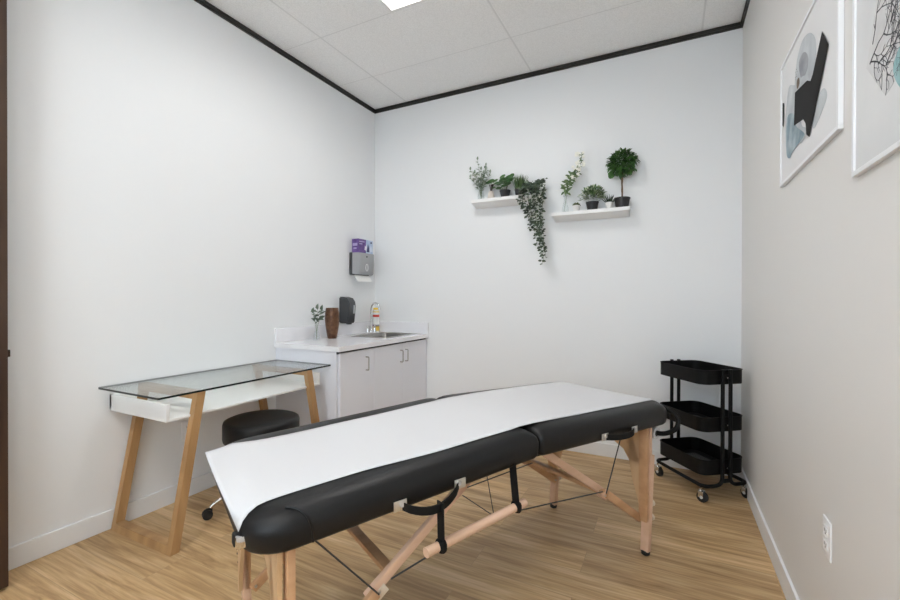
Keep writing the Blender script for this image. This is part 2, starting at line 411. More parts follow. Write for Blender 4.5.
# legs
LW = .566
for end, sl, sg in (('far', 0., 1), ('near', -1.64, -1)):
    zt = zb(sl) - .002
    # arched plywood end panel
    xo = sl - sg * .008 if sg > 0 else sl - .028
    half = [(.02, .17), (.034, .25), (.062, .335), (.082, .43), (.112, .473), (.165, .500), (.22, .52), (.283, .527)]
    zc = .0; inner = half + [(LW - y, z) for y, z in reversed(half[:-1])]
    outer = [(LW, .17), (LW + .004, zt), (-.004, zt), (-.0, .17)]
    # build as quads between inner edge and the top line
    nI = len(inner); vs = []; fs = []
    for y, z in inner:
        vs.append((xo - .006, y, z)); vs.append((xo + .006, y, z))
        yo = y if .08 < y < LW - .08 else (-.0 if y < LW / 2 else LW)
        zo = zt if .08 < y < LW - .08 else z
        vs.append((xo - .006, yo, zo)); vs.append((xo + .006, yo, zo))
    for i in range(nI - 1):
        a, c = 4 * i, 4 * i + 4
        fs += [(a, c, c + 2, a + 2), (a + 1, a + 3, c + 3, c + 1), (a, a + 1, c + 1, c), (a + 2, c + 2, c + 3, a + 3)]
    pl_ = MB().add(vs, fs)
    for y0_, y1_ in ((-.0, .083), (LW - .083, LW)): pl_.box((xo - .006, y0_, .428), (xo + .006, y1_, zt))
    pl_.build('end_panel', M_ply, tb, smooth=30)
    for y in (0, LW):
        sy = -1 if y == 0 else 1
        li = sl - .022 if sg > 0 else sl - .004
        lg = MB().bar((li, y, .165), (li, y, zt), .040, .020, up=(1, 0, 0), bev=.002).build('leg', M_beech_d, tb)
        if sg > 0: MB().bar((sl + .010, y, .44), (sl + .010, y, zt), .038, .016, up=(1, 0, 0), bev=.002).build('leg_top', M_beech, lg)
        ex = MB().bar((sl - sg * .004, y, .018), (sl + sg * .026, y, .47 if sg > 0 else .40), .040, .028, up=(1, 0, 0), bev=.003).build('leg_extension', M_beech, lg)
        MB().lathe((sl - sg * .004, y, 0), [(.015, 0), (.019, .004), (.020, .016), (.017, .022)], 16).build('foot_cap', M_rubber, lg)
        for z in ((.165, .232) if sg > 0 else ()):
            x = sl + sg * (.014 + .02 * (z / .45)); MB().tube([(x, y, z), (x + sg * .012, y, z), (x + sg * .014, y, z), (x + sg * .027, y, z), (x + sg * .031, y, z)], lambda t: (.007, .007, .0155, .0165, .011)[min(4, int(t * 4.01))], 14).build('knob', M_knob, lg)
        for z in (() if sg > 0 else (.165, .232)):
            x = sl + sg * (.014 + .02 * (z / .45)); MB().cyl((x, y, z), (x + sg * .004, y, z), .006, 10).build('bolt', M_steel, lg)
        for k in range(6):
            z = .265 + k * .032; x = sl + sg * (.0125 + .034 * (z / .45)); MB().cyl((x, y, z), (x + sg * .0022, y, z), .0035, 8).build('adjustment_hole', M_shadow, lg)
# struts: leg -> joint -> underside by the hinge
def strutset(sl, sj, st, sg):
    zj = .37
    for y in (.022, LW - .022):
        yi = y + (.014 if y < .3 else -.014)
        s1 = MB().bar((sl, y, .165), (sj + sg * .03, y, zj - .02), .018, .034, bev=.003).build('strut', M_beech_d, tb)
        MB().bar((sj + sg * .055, yi, zj - .035), (st, yi, zb(st) - .012), .020, .030, bev=.003).build('strut_upper', M_beech, s1)
        MB().bar((sj - sg * .004, yi, zj - .018), (sj + sg * .034, yi, zj - .044), .026, (.030 if sg < 0 else .016), bev=.002).build('strut_block', M_knob if sg < 0 else M_beech, s1)
        for dx in (.02, .045): MB().cyl((sj + sg * dx, yi - .017, zj - .02 - dx * .3), (sj + sg * dx, yi + .017, zj - .02 - dx * .3), .004, 10).build('bolt', M_steel, s1)
        MB().cyl((sl - sg * .01, y - .014, .175), (sl - sg * .01, y + .014, .175), .005, 10).build('bolt', M_steel, s1)
    cs_ = sj if sg > 0 else sj + .035
    MB().bar((cs_, .02 if sg > 0 else .05, zj), (cs_, LW - .02, zj), .035, .016, bev=.002).build('crossbar', M_beech_d, tb)
strutset(-.015, -.307, -.69, 1)
strutset(-1.63, -1.36, -1.01, -1)
# cables
def cable(pts, r=.0028): MB().tube(pts, r, 6).build('cable', M_cable, tb)
TP = (-.936, .02, .443)
for yy in (.02, LW - .02):
    tp = (-.936, yy, .443)
    cable([(-1.345, yy - .004, .375), tp]); cable([tp, (-.315, yy - .004, .372)])
    cable([tp, (-1.075, yy, .553)], .0016); cable([tp, (-.973, yy, .612)], .0016)
cable([(-1.055, .02, .575), (-.745, .02, .59)], .0022)
for yy in (-.01, LW + .01):
    cable([(-1.60, yy, zb(-1.6) + .005), (-1.39, yy + (.015 if yy < 0 else -.015), .352)], .0028)
    cable([(-.21, yy, zb(-.2)), (-.305, yy + (.015 if yy < 0 else -.015), .365)], .0028)
# carry handles with nickel plates
def handle(sa, sb_, droop, out=.028, y=Y0, sg=-1):
    zs = lambda s: zb(s) + .022
    h = MB()
    pts = []
    for i in range(13):
        t = i / 12; x = sa + (sb_ - sa) * t; k = math.sin(PI * t)
        pts.append(Vector((x, y + sg * (.006 + out * k ** .7), zs(x) - .006 - droop * k ** .8)))
    vs = []; fs = []
    for p in pts:
        for dy, dz in ((-.003, -.012), (.003, -.012), (.003, .012), (-.003, .012)): vs.append((p.x, p.y + dy, p.z + dz))
    for i in range(len(pts) - 1):
        for j in range(4): fs.append((i * 4 + j, i * 4 + (j + 1) % 4, i * 4 + 4 + (j + 1) % 4, i * 4 + 4 + j))
    fs += [(3, 2, 1, 0), tuple(range(len(vs) - 4, len(vs)))]
    ho = h.add(vs, fs).build('carry_handle', M_web, tb, smooth=60)
    for x, o_ in ((sa, -.018), (sb_, .018)):
        p = MB().bar((x - .021 + o_ * .3, y + sg * .0075, zs(x) - .004), (x + .021 + o_ * .3, y + sg * .0075, zs(x + .02) - .004), .003, .030, bev=.001)
        po = p.build('handle_plate', M_plate, ho)
        MB().cyl((x, y + sg * .008, zs(x)), (x, y + sg * .0115, zs(x)), .0085, 14).build('rivet', M_chrome, po)
handle(-1.350, -1.150, .030, .03); handle(-.401, -.200, .002, .03)
# hanging straps with a round bar
for s_, yb in ((-1.235, -.088), (-.905, -.060)):
    zt = zb(s_) + (.0 if s_ < -1 else .01)
    MB().bar((s_, yb + (.004 if s_ < -1 else .02), zt), (s_, yb, .500), .004, .032, up=(0, 1, 0)).build('hanging_strap', M_web, tb)
MB().box((0, -.0195, -.0195), (.028, .0195, .0195), .012, M=Matrix.Translation((-1.249, -.088, .487))).build('strap_loop', M_web, tb)
MB().box((0, -.0195, -.0195), (.028, .0195, .0195), .012, M=Matrix.Translation((-.919, -.060, .4995))).build('strap_loop', M_web, tb)
MB().tube([(-1.290, -.091, .4855), (-.862, -.057, .5015)], .0145, 18).build('support_bar', M_beech, tb)
# end latch with tab at near end, face-cradle tube + roll at far end
lt = MB().box((S0 - .012, .012, .602), (S0 + .012, .028, .632), .003).build('end_latch', M_chrome, tb)
MB().box((S0 - .014, .035, .596), (S0 + .01, .065, .628), .006).build('end_tab', M_rubber, lt)
# grommets on far front corner
MB().cyl((.095, Y0 - .001, zb(.1) + .045), (.095, Y0 - .0065, zb(.1) + .045), .010, 16).build('grommet', M_web, tb)

# roll holder + roll
rh = (MB().tube(catmull([Vector(p) for p in [(.150, .03, zb(.15) + .06), (.170, .005, .668), (.182, -.035, .652), (.186, -.055, .618), (.176, -.050, .580), (.150, -.03, .560), (.122, .0, .552), (.112, .07, .552)]], 6), .0115, 12).build('roll_holder', M_cart, tb))
pr = tag(MB().tube([(0, 0, 0), (0, .50, 0)], .029, 28).tube([(0, -.0008, 0), (0, .0, 0)], .0145, 20, mi=1).build('paper_roll', [M_paper, M_shadow]),
         'white paper roll hanging under the far end of the massage table', 'paper roll')
pr.rotation_euler = (0, 0, TR)
def TW(s, o, z): return (TA[0] + s * math.cos(TR) - o * math.sin(TR), TA[1] + s * math.sin(TR) + o * math.cos(TR), z)
pr.location = TW(.112, .012, .552)

# exam paper sheet over the cushions
def lerp(tab, s):
    for (a, u), (c, w) in zip(tab, tab[1:]):
        if s <= c: return u + (w - u) * max(0, (s - a) / (c - a))
    return tab[-1][1]
FR = [(-1.785, .030), (-1.72, .040), (-1.6, .046), (-1.42, .044), (-1.15, .021), (-.81, .017), (-.46, .020), (.09, .024)]
BK = [(-1.785, .530), (-1.74, .548), (-1.69, .572), (-1.60, .545), (-1.48, .538), (-1.25, .534), (-.84, .538), (-.40, .590), (.09, .596)]
vs = []; fs = []
SS = [-1.785, -1.77, -1.75, -1.72, -1.69] + [-1.66 + .04 * i for i in range(43)] + [.085, .105, .125, .14, .152, .160, .163, .163]
NU = 20
for i, s_row in enumerate(SS):
    for j in range(NU + 1):
        s = s_row; u = j / NU; sc = min(max(s, -1.785), .09)
        o = lerp(FR, sc) * (1 - u) + lerp(BK, sc) * u
        z = zb(min(max(s, S0), S1)) + .1015
        if abs(s - SH) < .07: z = max(z, zb(SH) + .1015)
        if s < -1.60:
            k = (-1.60 - s) / .185; z -= .050 * (1 - u) ** 2.2 * k ** 1.5
            z += .004 * u * k
        if s > .06:
            k = min(1, (s - .06) / .1); z -= .075 * k ** 2.0
            if i == len(SS) - 1: z -= .05
        if s < -1.70: s = -1.70 + (s + 1.70) * (.058 + .022 * u + .03 * u * (1 - u)) / .085
        z = max(z, cushion_top(s, o) + .0022)
        z += .0005 * math.sin(17 * s + 9 * o)
        vs.append((s, o, z))
n = NU + 1
for i in range(len(SS) - 1):
    for j in range(NU): fs.append((i * n + j, (i + 1) * n + j, (i + 1) * n + j + 1, i * n + j + 1))
pp = MB().add(vs, fs).build('paper_sheet', M_paper, smooth=60)
so = pp.modifiers.new('thick', 'SOLIDIFY'); so.thickness = .0012; so.offset = 1
pp.location = (*TA, 0); pp.rotation_euler = (0, 0, TR)
tag(pp, 'long white paper cover laid over the massage table', 'paper sheet')

# ------------------------------------------------------------------ glass desk
dk = empty('desk', (-2.35, 1.72, 0), 0, 'desk with clear glass top, white tray and slanted oak legs', 'desk')
def loc(p): return (p[0] + 2.35, p[1] - 1.72, p[2])
GX0, GX1, GY0, GY1, GZ = -2.612, -2.082, 1.163, 2.296, .755
gt = MB()
ol = rrect(GX0 + 2.35, GX1 + 2.35, GY0 - 1.72, GY1 - 1.72, (.008, .008, .008, .008), 3)
nn = len(ol); vv = [(x, y, GZ - .010) for x, y in ol] + [(x, y, GZ) for x, y in ol]
gt.add(vv, [tuple(reversed(range(nn))), tuple(range(nn, 2 * nn))], 0)
gt.add(vv, [(i, (i + 1) % nn, nn + (i + 1) % nn, nn + i) for i in range(nn)], 1)
gt.build('glass_top', [M_glass, M_gedge], dk, smooth=0)
tx0, tx1, ty0, ty1, tz0, tz1 = -2.609, -2.113, 1.215, 2.222, .625, .708
ty = MB()
ty.box(loc((tx0, ty0, tz0)), loc((tx1, ty1, tz0 + .012)), .001)
ty.box(loc((tx0, ty0, tz0 + .011)), loc((tx1, ty0 + .016, tz1)), .001)
ty.box(loc((tx0, ty1 - .016, tz0 + .011)), loc((tx1, ty1, tz1)), .001)
ty.box(loc((tx0, ty0, tz0 + .011)), loc((tx0 + .016, ty1, tz1)), .001)
ty.build('tray', M_white, dk)
for yb, yt, sg in ((1.237, 1.372, 1), (2.243, 2.100, -1)):
    lw = .043
    for xb, xt in ((-2.585, -2.585), (-2.101, -2.105)):
        xt_ = xt
        a, c = Vector(loc((xb, yb, .0))), Vector(loc((xt_, yt, GZ - .0105)))
        # leg: sheared box, front face .05 wide, .04 deep
        vs = [(a.x - .017, a.y - lw / 2, 0), (a.x + .017, a.y - lw / 2, 0), (a.x + .017, a.y + lw / 2, 0), (a.x - .017, a.y + lw / 2, 0)]
        vs += [(c.x - .017, c.y - lw / 2, c.z), (c.x + .017, c.y - lw / 2, c.z), (c.x + .017, c.y + lw / 2, c.z), (c.x - .017, c.y + lw / 2, c.z)]
        MB().add(vs, [(3, 2, 1, 0), (4, 5, 6, 7), (0, 1, 5, 4), (1, 2, 6, 5), (2, 3, 7, 6), (3, 0, 4, 7)]).build('leg', M_deskwood, dk, smooth=0)
    k = (yt - yb) / (GZ - .01)
    for z0, z1, nm in ((.0, .038, 'foot_bar'), (GZ - .045, GZ - .0105, 'top_bar')):
        x0_, x1_ = loc((-2.570, 0, 0))[0], loc((-2.116, 0, 0))[0]
        ya, yc = yb + k * z0 - 1.72, yb + k * z1 - 1.72; w = lw / 2
        vs = [(x0_, ya - w, z0), (x1_, ya - w, z0), (x1_, ya + w, z0), (x0_, ya + w, z0), (x0_, yc - w, z1), (x1_, yc - w, z1), (x1_, yc + w, z1), (x0_, yc + w, z1)]
        MB().add(vs, [(3, 2, 1, 0), (4, 5, 6, 7), (0, 1, 5, 4), (1, 2, 6, 5), (2, 3, 7, 6), (3, 0, 4, 7)]).build(nm, M_deskwood, dk, smooth=0)

# ------------------------------------------------------------------ stool
st = empty('stool', (-2.14, 1.775, 0), 0, 'round black stool on chrome base with casters, tucked by the desk', 'stool')
MB().lathe((0, 0, 0), [(.10, .385), (.196, .387), (.206, .395), (.209, .41), (.209, .488), (.204, .502), (.184, .510), (.12, .513), (.03, .514)], 48).build('seat', M_vinyl2, st, smooth=60)
MB().lathe((0, 0, 0), [(.05, .09), (.05, .11), (.028, .125), (.028, .26), (.018, .262), (.018, .375), (.09, .377), (.09, .3845)], 24).build('gas_column', M_chrome, st)
for k in range(5):
    a = R(245.6 + 72 * k); ca, sa = math.cos(a), math.sin(a)
    P = lambda r, z: (r * ca, r * sa, z)
    lg = MB().tube([P(.03, .105), P(.10, .115), P(.18, .105), P(.245, .078), P(.27, .058)], lambda t: .014 - .005 * t, 12, smooth=4).build('base_leg', M_chrome, st)
    cs = MB()
    tx = (-sa, ca)
    for s_ in (-1, 1):
        c0 = Vector((P(.285, .026)[0] + tx[0] * s_ * .006, P(.285, .026)[1] + tx[1] * s_ * .006, .0255)); c1 = c0 + Vector((tx[0] * s_ * .014, tx[1] * s_ * .014, 0))
        cs.tube([c0, c0.lerp(c1, .8), c1], lambda t: .0255 if t < .9 else .020, 18)
    cs.box((-.012, -.006, .02), (.02, .006, .058), .003, M=Matrix.Translation((P(.272, 0)[0], P(.272, 0)[1], 0)) @ Matrix.Rotation(a, 4, 'Z'))
    cs.build('caster', M_rubber, lg)

# ------------------------------------------------------------------ base cabinets, worktop, sink
CX = -2.02; CT = .846
M_hand = mat('satin_handle', (.42, .41, .40), .3, 1.)
def cabinet(y0, y1, doors, label):
    c = empty('base_cabinet', (XL, y0, 0), 0, label, 'cabinet', 'white base cabinets under the worktop')
    W = CX - XL; Lh = y1 - y0
    m = MB(); m.box((.001, .0005, .10), (W - .021, .018, CT - .001)); m.box((.001, Lh - .018, .10), (W - .021, Lh - .0005, CT - .001))
    m.box((.001, .018, .10), (W - .021, Lh - .018, .118)); m.box((.001, .018, .118), (.008, Lh - .018, CT - .001)); m.box((.001, 0.0005, .0), (W - .08, Lh - .0005, .10))
    m.build('body', M_lam, c, smooth=0)
    MB().box((W - .0205, .002, CT - .020), (W - .012, Lh - .002, CT - .002)).build('shadow_rail', M_shadow, c, smooth=0)
    for a, b_, hy in doors:
        d = MB().box((W - .0195, a - y0, .105), (W, b_ - y0, CT - .016), .0012).build('door', M_lam, c, smooth=0)
        z0, z1 = .678, .775; h_ = hy - y0
        MB().tube(fillet([(W, h_, z0), (W + .028, h_, z0), (W + .028, h_, z1), (W, h_, z1)], .008, 4), .0042, 8).build('handle', M_hand, d)
cabinet(2.300, 2.700, [(2.318, 2.6985, 2.600)], 'white one-door base cabinet at the desk end of the worktop')
cabinet(2.701, D - .002, [(2.7025, 3.0985, 3.063), (3.1025, D - .012, 3.139)], 'white two-door base cabinet under the sink')

M_sinkhole = None
wt = empty('worktop', (XL, 2.284, 0), 0, 'glossy white worktop with low backsplash along two walls', 'worktop')
wx, wl = .622, D - 2.284
hx0, hx1, hy0, hy1 = .16, .50, .70, 1.15   # sink cut-out (local)
m = MB()
for a, b_ in (((.0005, 0), (hx0, wl - .0005)), ((hx1, 0), (wx, wl - .0005)), ((hx0, 0), (hx1, hy0)), ((hx0, hy1), (hx1, wl - .0005))):
    m.box((a[0], a[1], CT), (b_[0], b_[1], .8805))
m.build('slab', M_quartz, wt, smooth=0)
MB().box((.0005, 0, .8805), (.019, wl - .0005, .985), .0015).build('backsplash', M_quartz, wt, smooth=0)
MB().box((.0195, wl - .019, .8805), (wx, wl - .0005, .985), .0015).build('backsplash', M_quartz, wt, smooth=0)

sk = empty('sink', (XL + (hx0 + hx1) / 2, 2.29 + (hy0 + hy1) / 2, .881), 0, 'small stainless steel drop-in sink in the white worktop', 'sink')
hw, hl = (hx1 - hx0) / 2, (hy1 - hy0) / 2
# rim + bowl rings
rings = [(hw + .022, hl + .022, .0, .03), (hw + .020, hl + .020, .005, .03), (hw - .004, hl - .004, .004, .04), (hw - .012, hl - .012, -.004, .04), (hw - .018, hl - .018, -.12, .05), (hw - .05, hl - .05, -.148, .04), (.02, .02, -.15, .019)]
vs = []; fs = []
for a, c, z, r in rings: vs += [(x, y, z) for x, y in rrect(-a, a, -c, c, (r,) * 4, 5)]
nn = 24
for i in range(len(rings) - 1):
    for j in range(nn): fs.append((i * nn + j, i * nn + (j + 1) % nn, (i + 1) * nn + (j + 1) % nn, (i + 1) * nn + j))
fs.append(tuple(range((len(rings) - 1) * nn, len(rings) * nn)))
MB().add(vs, fs).build('bowl', mat('sink_steel', (.36, .35, .33), .28, 1.), sk, smooth=45)
MB().lathe((0, 0, -.1495), [(.03, 0), (.026, .003), (.01, .001)], 20).build('drain', M_chrome, sk)

fc = empty('faucet', (-2.530, 3.335, .8807), 0, 'chrome gooseneck faucet with lever handles behind the sink', 'faucet')
MB().box((-.022, -.075, 0), (.022, .075, .012), .005).build('base_plate', M_chrome, fc)
MB().lathe((0, 0, .012), [(.018, 0), (.016, .02), (.011, .03)], 18).tube([(0, 0, .04), (0, 0, .10), (0, 0, .215), (.006, 0, .255), (.03, 0, .283), (.06, 0, .286), (.085, 0, .268), (.093, 0, .235)], .0085, 12, smooth=5).build('spout', M_chrome, fc, smooth=60)
MB().cyl((.093, 0, .240), (.094, 0, .222), .0115, 14).build('aerator', M_chrome, fc)
for s_ in (-1, 1):
    MB().lathe((0, s_ * .055, .012), [(.016, 0), (.013, .025), (.010, .05), (.012, .056), (.004, .062)], 16).tube([(0, s_ * .055, .064), (.012, s_ * .068, .070), (.028, s_ * .088, .070)], lambda t: .006 - .001 * t, 8).build('lever_handle', M_chrome, fc)

# bottle with coloured label
bt = empty('bottle', (-2.540, 3.425, .8807), 0, 'clear bottle with a yellow, red and white label behind the faucet', 'bottle')
MB().lathe((0, 0, 0), [(.028, 0), (.031, .004), (.031, .205), (.029, .215), (.026, .218), (.024, .220)], 24).build('body', mat('bottle_plastic', (.74, .70, .62), .25), bt)
MB().lathe((0, 0, .22), [(.026, 0), (.0265, .016), (.022, .019)], 22).build('cap', mat('yellow_cap', (.85, .58, .03), .4), bt)
lb = MB()
for z0, z1, mi in ((.02, .060, 2), (.060, .078, 3), (.078, .150, 1), (.150, .172, 0), (.172, .194, 1), (.194, .204, 2)):
    lb.lathe((0, 0, 0), [(.0318, z0), (.0318, z1)], 24, mi, cap=(False, False))
lb.build('bottle_label', [mat('label_red', (.62, .05, .03), .5), mat('label_white', (.85, .85, .82), .5), mat('label_yellow', (.80, .55, .08), .5), mat('label_plum', (.12, .03, .10), .5)], bt, smooth=60)

# ------------------------------------------------------------------ soap + towel dispensers, glove box
sd = empty('soap_dispenser', (XL, 3.046, .990), 0, 'charcoal wall-mounted soap dispenser beside the brown vase', 'soap dispenser')
prof = [(.0, .0), (.088, .0), (.096, .012), (.108, .10), (.112, .15), (.104, .19), (.080, .222), (.03, .235), (.0, .235)]
m = MB(); bm = bmesh.new()
va = [bm.verts.new((x, -.05, z)) for x, z in prof]; vb = [bm.verts.new((x, .05, z)) for x, z in prof]
k = len(prof)
bm.faces.new(va); bm.faces.new(list(reversed(vb)))
for i in range(k): bm.faces.new((va[i], vb[i], vb[(i + 1) % k], va[(i + 1) % k]))
bmesh.ops.recalc_face_normals(bm, faces=bm.faces[:])
bmesh.ops.bevel(bm, geom=[e for e in bm.edges if abs(e.verts[0].co.y - e.verts[1].co.y) < 1e-6 and max(e.verts[0].co.x, e.verts[1].co.x) > .01], offset=.010, segments=3, affect='EDGES')
m.from_bm(bm); m.build('body', M_dispdark, sd, smooth=50)
MB().box((.105, .008, .085), (.1155, .030, .160), .003).build('level_window', mat('window_grey', (.42, .43, .44), .2), sd)
MB().box((.05, -.02, -.012), (.085, .02, .001), .004).build('push_lever', M_dispdark, sd)

td = empty('paper_towel_dispenser', (XL, 3.255, 1.425), 0, 'silver wall-mounted paper towel dispenser with dark edge', 'towel dispenser')
W2, HH = .128, .208
MB().box((.0005, -W2, 0), (.032, W2, HH), .006).build('back_plate', M_dispdark, td)
m = MB(); bm = bmesh.new()
prof = [(.03, .012), (.085, .004), (.100, .018), (.104, .10), (.104, HH - .01), (.098, HH - .002), (.03, HH - .002)]
k = len(prof)
def inset(x): return .016 + (.022 * max(0, (x - .03) / .074))
va = [bm.verts.new((x, -W2 + .006 + .022 * (x - .03) / .074, z)) for x, z in prof]; vb = [bm.verts.new((x, W2 - .006 - .010 * (x - .03) / .074, z)) for x, z in prof]
bm.faces.new(va); bm.faces.new(list(reversed(vb)))
for i in range(k): bm.faces.new((va[i], vb[i], vb[(i + 1) % k], va[(i + 1) % k]))
bmesh.ops.recalc_face_normals(bm, faces=bm.faces[:])
bmesh.ops.bevel(bm, geom=[e for e in bm.edges if min(e.verts[0].co.x, e.verts[1].co.x) > .08 and abs(e.verts[0].co.y - e.verts[1].co.y) < .01], offset=.005, segments=2, affect='EDGES')
m.from_bm(bm); cv = m.build('cover', M_dispgrey, td, smooth=40)
MB().tube([(.1045, .028 * math.cos(t) * .62, .072 + .032 * math.sin(t)) for t in [2 * PI * i / 20 for i in range(20)]], .0028, 6, closed=True).build('emblem_ring', mat('emblem_white', (.8, .8, .8), .4), cv)
MB().box((.1035, -.008, .165), (.1055, .008, .180), .001).build('lock', M_shadow, cv, smooth=0)
MB().add([(.05, -.115, .0), (.05, .095, .0), (.085, .095, -.055), (.085, -.115, -.06), (.062, -.115, -.0), (.062, .095, -.0), (.089, .095, -.055), (.089, -.115, -.06)],
         [(0, 1, 2, 3), (7, 6, 5, 4), (0, 4, 5, 1), (1, 5, 6, 2), (2, 6, 7, 3), (3, 7, 4, 0)]).build('towel', mat('towel_white', (.88, .88, .87), .8), td, smooth=0)

M_purple = mat('carton_purple', (.085, .035, .19), .45, vary=(26, (.16, .09, .32), (1, 1, 1)))
M_pblue = mat('carton_pale_blue', (.40, .52, .74), .45, vary=(14, (.62, .70, .82), (1, 1, 1)))
gb = empty('glove_box', (XL, 3.262, 1.6335), 0, 'purple and pale blue glove carton on top of the towel dispenser', 'glove box')
MB().box((.012, -.108, 0), (.085, .004, .125), .001).box((.012, .004, 0), (.085, .108, .125), .001, mi=1).build('carton', [M_purple, M_pblue], gb, smooth=0)
g = MB()
X = .0856
def gp(pts, mi): g.prism([(X, y, z) for y, z in pts], (.0006, 0, 0), mi)
gp([(-.095, .095), (-.02, .097), (-.02, .108), (-.095, .106)], 0); gp([(-.095, .075), (-.05, .076), (-.05, .085), (-.095, .084)], 0)
gp([(-.02, .03), (.005, .022), (.018, .05), (.012, .085), (-.002, .06), (-.012, .07)], 1)
gp([(.012, .012), (.055, .012), (.05, .05), (.032, .09), (.022, .05)], 2)
gp([(.07, .095), (.092, .096), (.092, .112), (.07, .111)], 2)
gp([(.055, .015), (.10, .02), (.095, .05), (.075, .08), (.062, .05)], 3)
g.build('printed_panel', [mat('print_lilac', (.42, .36, .60), .5), mat('print_pale', (.75, .72, .85), .5), mat('print_navy', (.03, .04, .14), .5), mat('print_sky', (.68, .76, .88), .5)], gb, smooth=0)
g = MB(); g.prism([(.03, -.1086, .03), (.065, -.1086, .03), (.065, -.1086, .045), (.03, -.1086, .045)], (0, -.0005, 0)).prism([(.02, -.1086, .06), (.075, -.1086, .06), (.075, -.1086, .085), (.02, -.1086, .085)], (0, -.0005, 0))
g.build('side_print', MATS['print_lilac'], gb, smooth=0)

# ------------------------------------------------------------------ vases on the worktop
bv = empty('vase', (-2.485, 2.752, .8807), 0, 'tall hammered brown metal vase on the white worktop', 'vase')
MB().lathe((0, 0, 0), [(.035, 0), (.037, .004), (.046, .05), (.055, .11), (.0585, .16), (.056, .21), (.050, .252), (.046, .252), (.051, .21), (.053, .16), (.045, .08), (.032, .02)], 36).build('body', M_copper, bv, smooth=60)

def bud_vase(loc, h, r, label, grp=None, name='glass_vase'):
    v = empty(name, loc, 0, label, "vase", grp)
    MB().lathe((0, 0, 0), [(r * .8, 0), (r, .006), (r * .96, h * .3), (r * .55, h * .62), (r * .42, h * .85), (r * .62, h), (r * .52, h), (r * .34, h * .85), (r * .46, h * .62), (r * .86, h * .3), (r * .8, .01)], 24, cap=(True, True)).build('body', M_vglass, v, smooth=60)
    MB().tube([(r * .57 * math.cos(t), r * .57 * math.sin(t), h) for t in [2 * PI * i / 20 for i in range(20)]], .0014, 6, closed=True).build('rim', mat('glass_rim', (.45, .47, .47), .1), v)
    MB().lathe((0, 0, .001), [(r * .80, 0), (r * .84, .003), (r * .3, .0035)], 20).build('vase_base', MATS['glass_rim'], v)
    return v
def sprig(name, loc, label, stems, lm, sm, cat, rnd, leafn, L, W, h0, grp=None, spread=1.):
    root = empty(name, loc, 0, label, cat, grp)
    st_ = MB(); lf = MB()
    for (dx, dy, hh) in stems:
        p = [Vector((0, 0, .006)), Vector((dx * .1, dy * .1, hh * .35)), Vector((dx * .45, dy * .45, hh * .68)), Vector((dx, dy, hh))]
        pts = catmull(p, 5); st_.tube(pts, lambda t: .0018 - .0010 * t, 6)
        for i in range(leafn):
            t = h0 + (1 - h0) * (i + .5) / leafn; q = pts[min(len(pts) - 1, int(t * (len(pts) - 1)))]
            a = rnd.uniform(0, 2 * PI); d = Vector((math.cos(a), math.sin(a) * .7, rnd.uniform(.0, .8))) * spread
            s = rnd.uniform(.75, 1.15); lf.leaf(q, d, Vector((rnd.uniform(-.5, .5), rnd.uniform(-1, 0), 1)), L * s, W * s)
        q = pts[-1]; lf.leaf(q, (dx * .3, dy * .3, 1), (0, -1, .2), L, W)
    st_.build('stem', sm, root, smooth=60); lf.build('leaves', lm, root, smooth=0)
    return root
rn = random.Random(3)
bud_vase((-2.485, 2.575, .8807), .130, .027, 'small clear glass bud vase left of the brown vase')
M_euc = leaf_mat('eucalyptus_leaf', (.05, .085, .05), (.17, .22, .17), .55)
sprig('eucalyptus_sprig', (-2.485, 2.575, .884), 'dark green leafy sprig standing in the worktop bud vase', [(.012, .0, .235), (-.02, -.015, .205), (.015, .045, .225)], M_euc, M_gstem, 'sprig', rn, 5, .052, .034, .60)

# ------------------------------------------------------------------ wall shelves
def shelf(x0, x1, z, label):
    s = empty('wall_shelf', ((x0 + x1) / 2, D, z), 0, label, 'shelf', 'white picture-ledge shelves on the back wall')
    hw = (x1 - x0) / 2
    prof = [(0, 0), (-.118, 0), (-.118, -.026), (-.108, -.030), (-.098, -.034), (-.080, -.040), (-.055, -.052), (-.03, -.058), (0, -.058)]
    k = len(prof); a = [(-hw + (0 if z_ > -.03 else .01), y, z_) for y, z_ in prof]; c = [(-q[0], q[1], q[2]) for q in a]
    fs = [tuple(range(k)), tuple(reversed(range(k, 2 * k)))] + [(i, k + i, k + (i + 1) % k, (i + 1) % k) for i in range(k)]
    MB().add(a + c, fs).build('ledge', M_white, s, smooth=30)
shelf(-1.52, -.905, 2.055, 'white wall shelf on the left, with the trailing plant')
shelf(-.832, -.262, 1.885, 'white wall shelf on the right, with the round topiary')
SY = D - .062
ZA, ZB = 2.0556, 1.8856
def pot(parent, r0, r1, h, m, soil=True):
    MB().lathe((0, 0, 0), [(r0 * .9, 0), (r0, .003), (r1, h - .008), (r1 * 1.05, h - .008), (r1 * 1.05, h), (r1 * .93, h), (r1 * .9, h - .012)], 28).build('pot', m, parent)
    if soil: MB().lathe((0, 0, h - .012), [(r1 * .90, 0), (r1 * .5, .004), (.003, .006)], 20).build('soil', M_soil, parent)
# 1 glass vase with grey-green sprig
bud_vase((-1.452, SY, ZA), .150, .030, 'clear glass bud vase at the left end of the left shelf')
M_sage = leaf_mat('sage_leaf', (.13, .19, .12), (.36, .42, .34), .6)
sprig('sage_sprig', (-1.452, SY, ZA + .003), 'pale grey-green leafy sprig in the left shelf glass vase', [(-.03, -.005, .345), (-.095, -.01, .265), (.05, -.01, .28), (.085, .0, .22), (-.10, .0, .20), (.01, -.02, .25), (-.05, -.02, .23), (.03, -.01, .22), (.055, -.02, .25)], M_sage, M_gstem, 'sprig', rn, 17, .036, .018, .42)
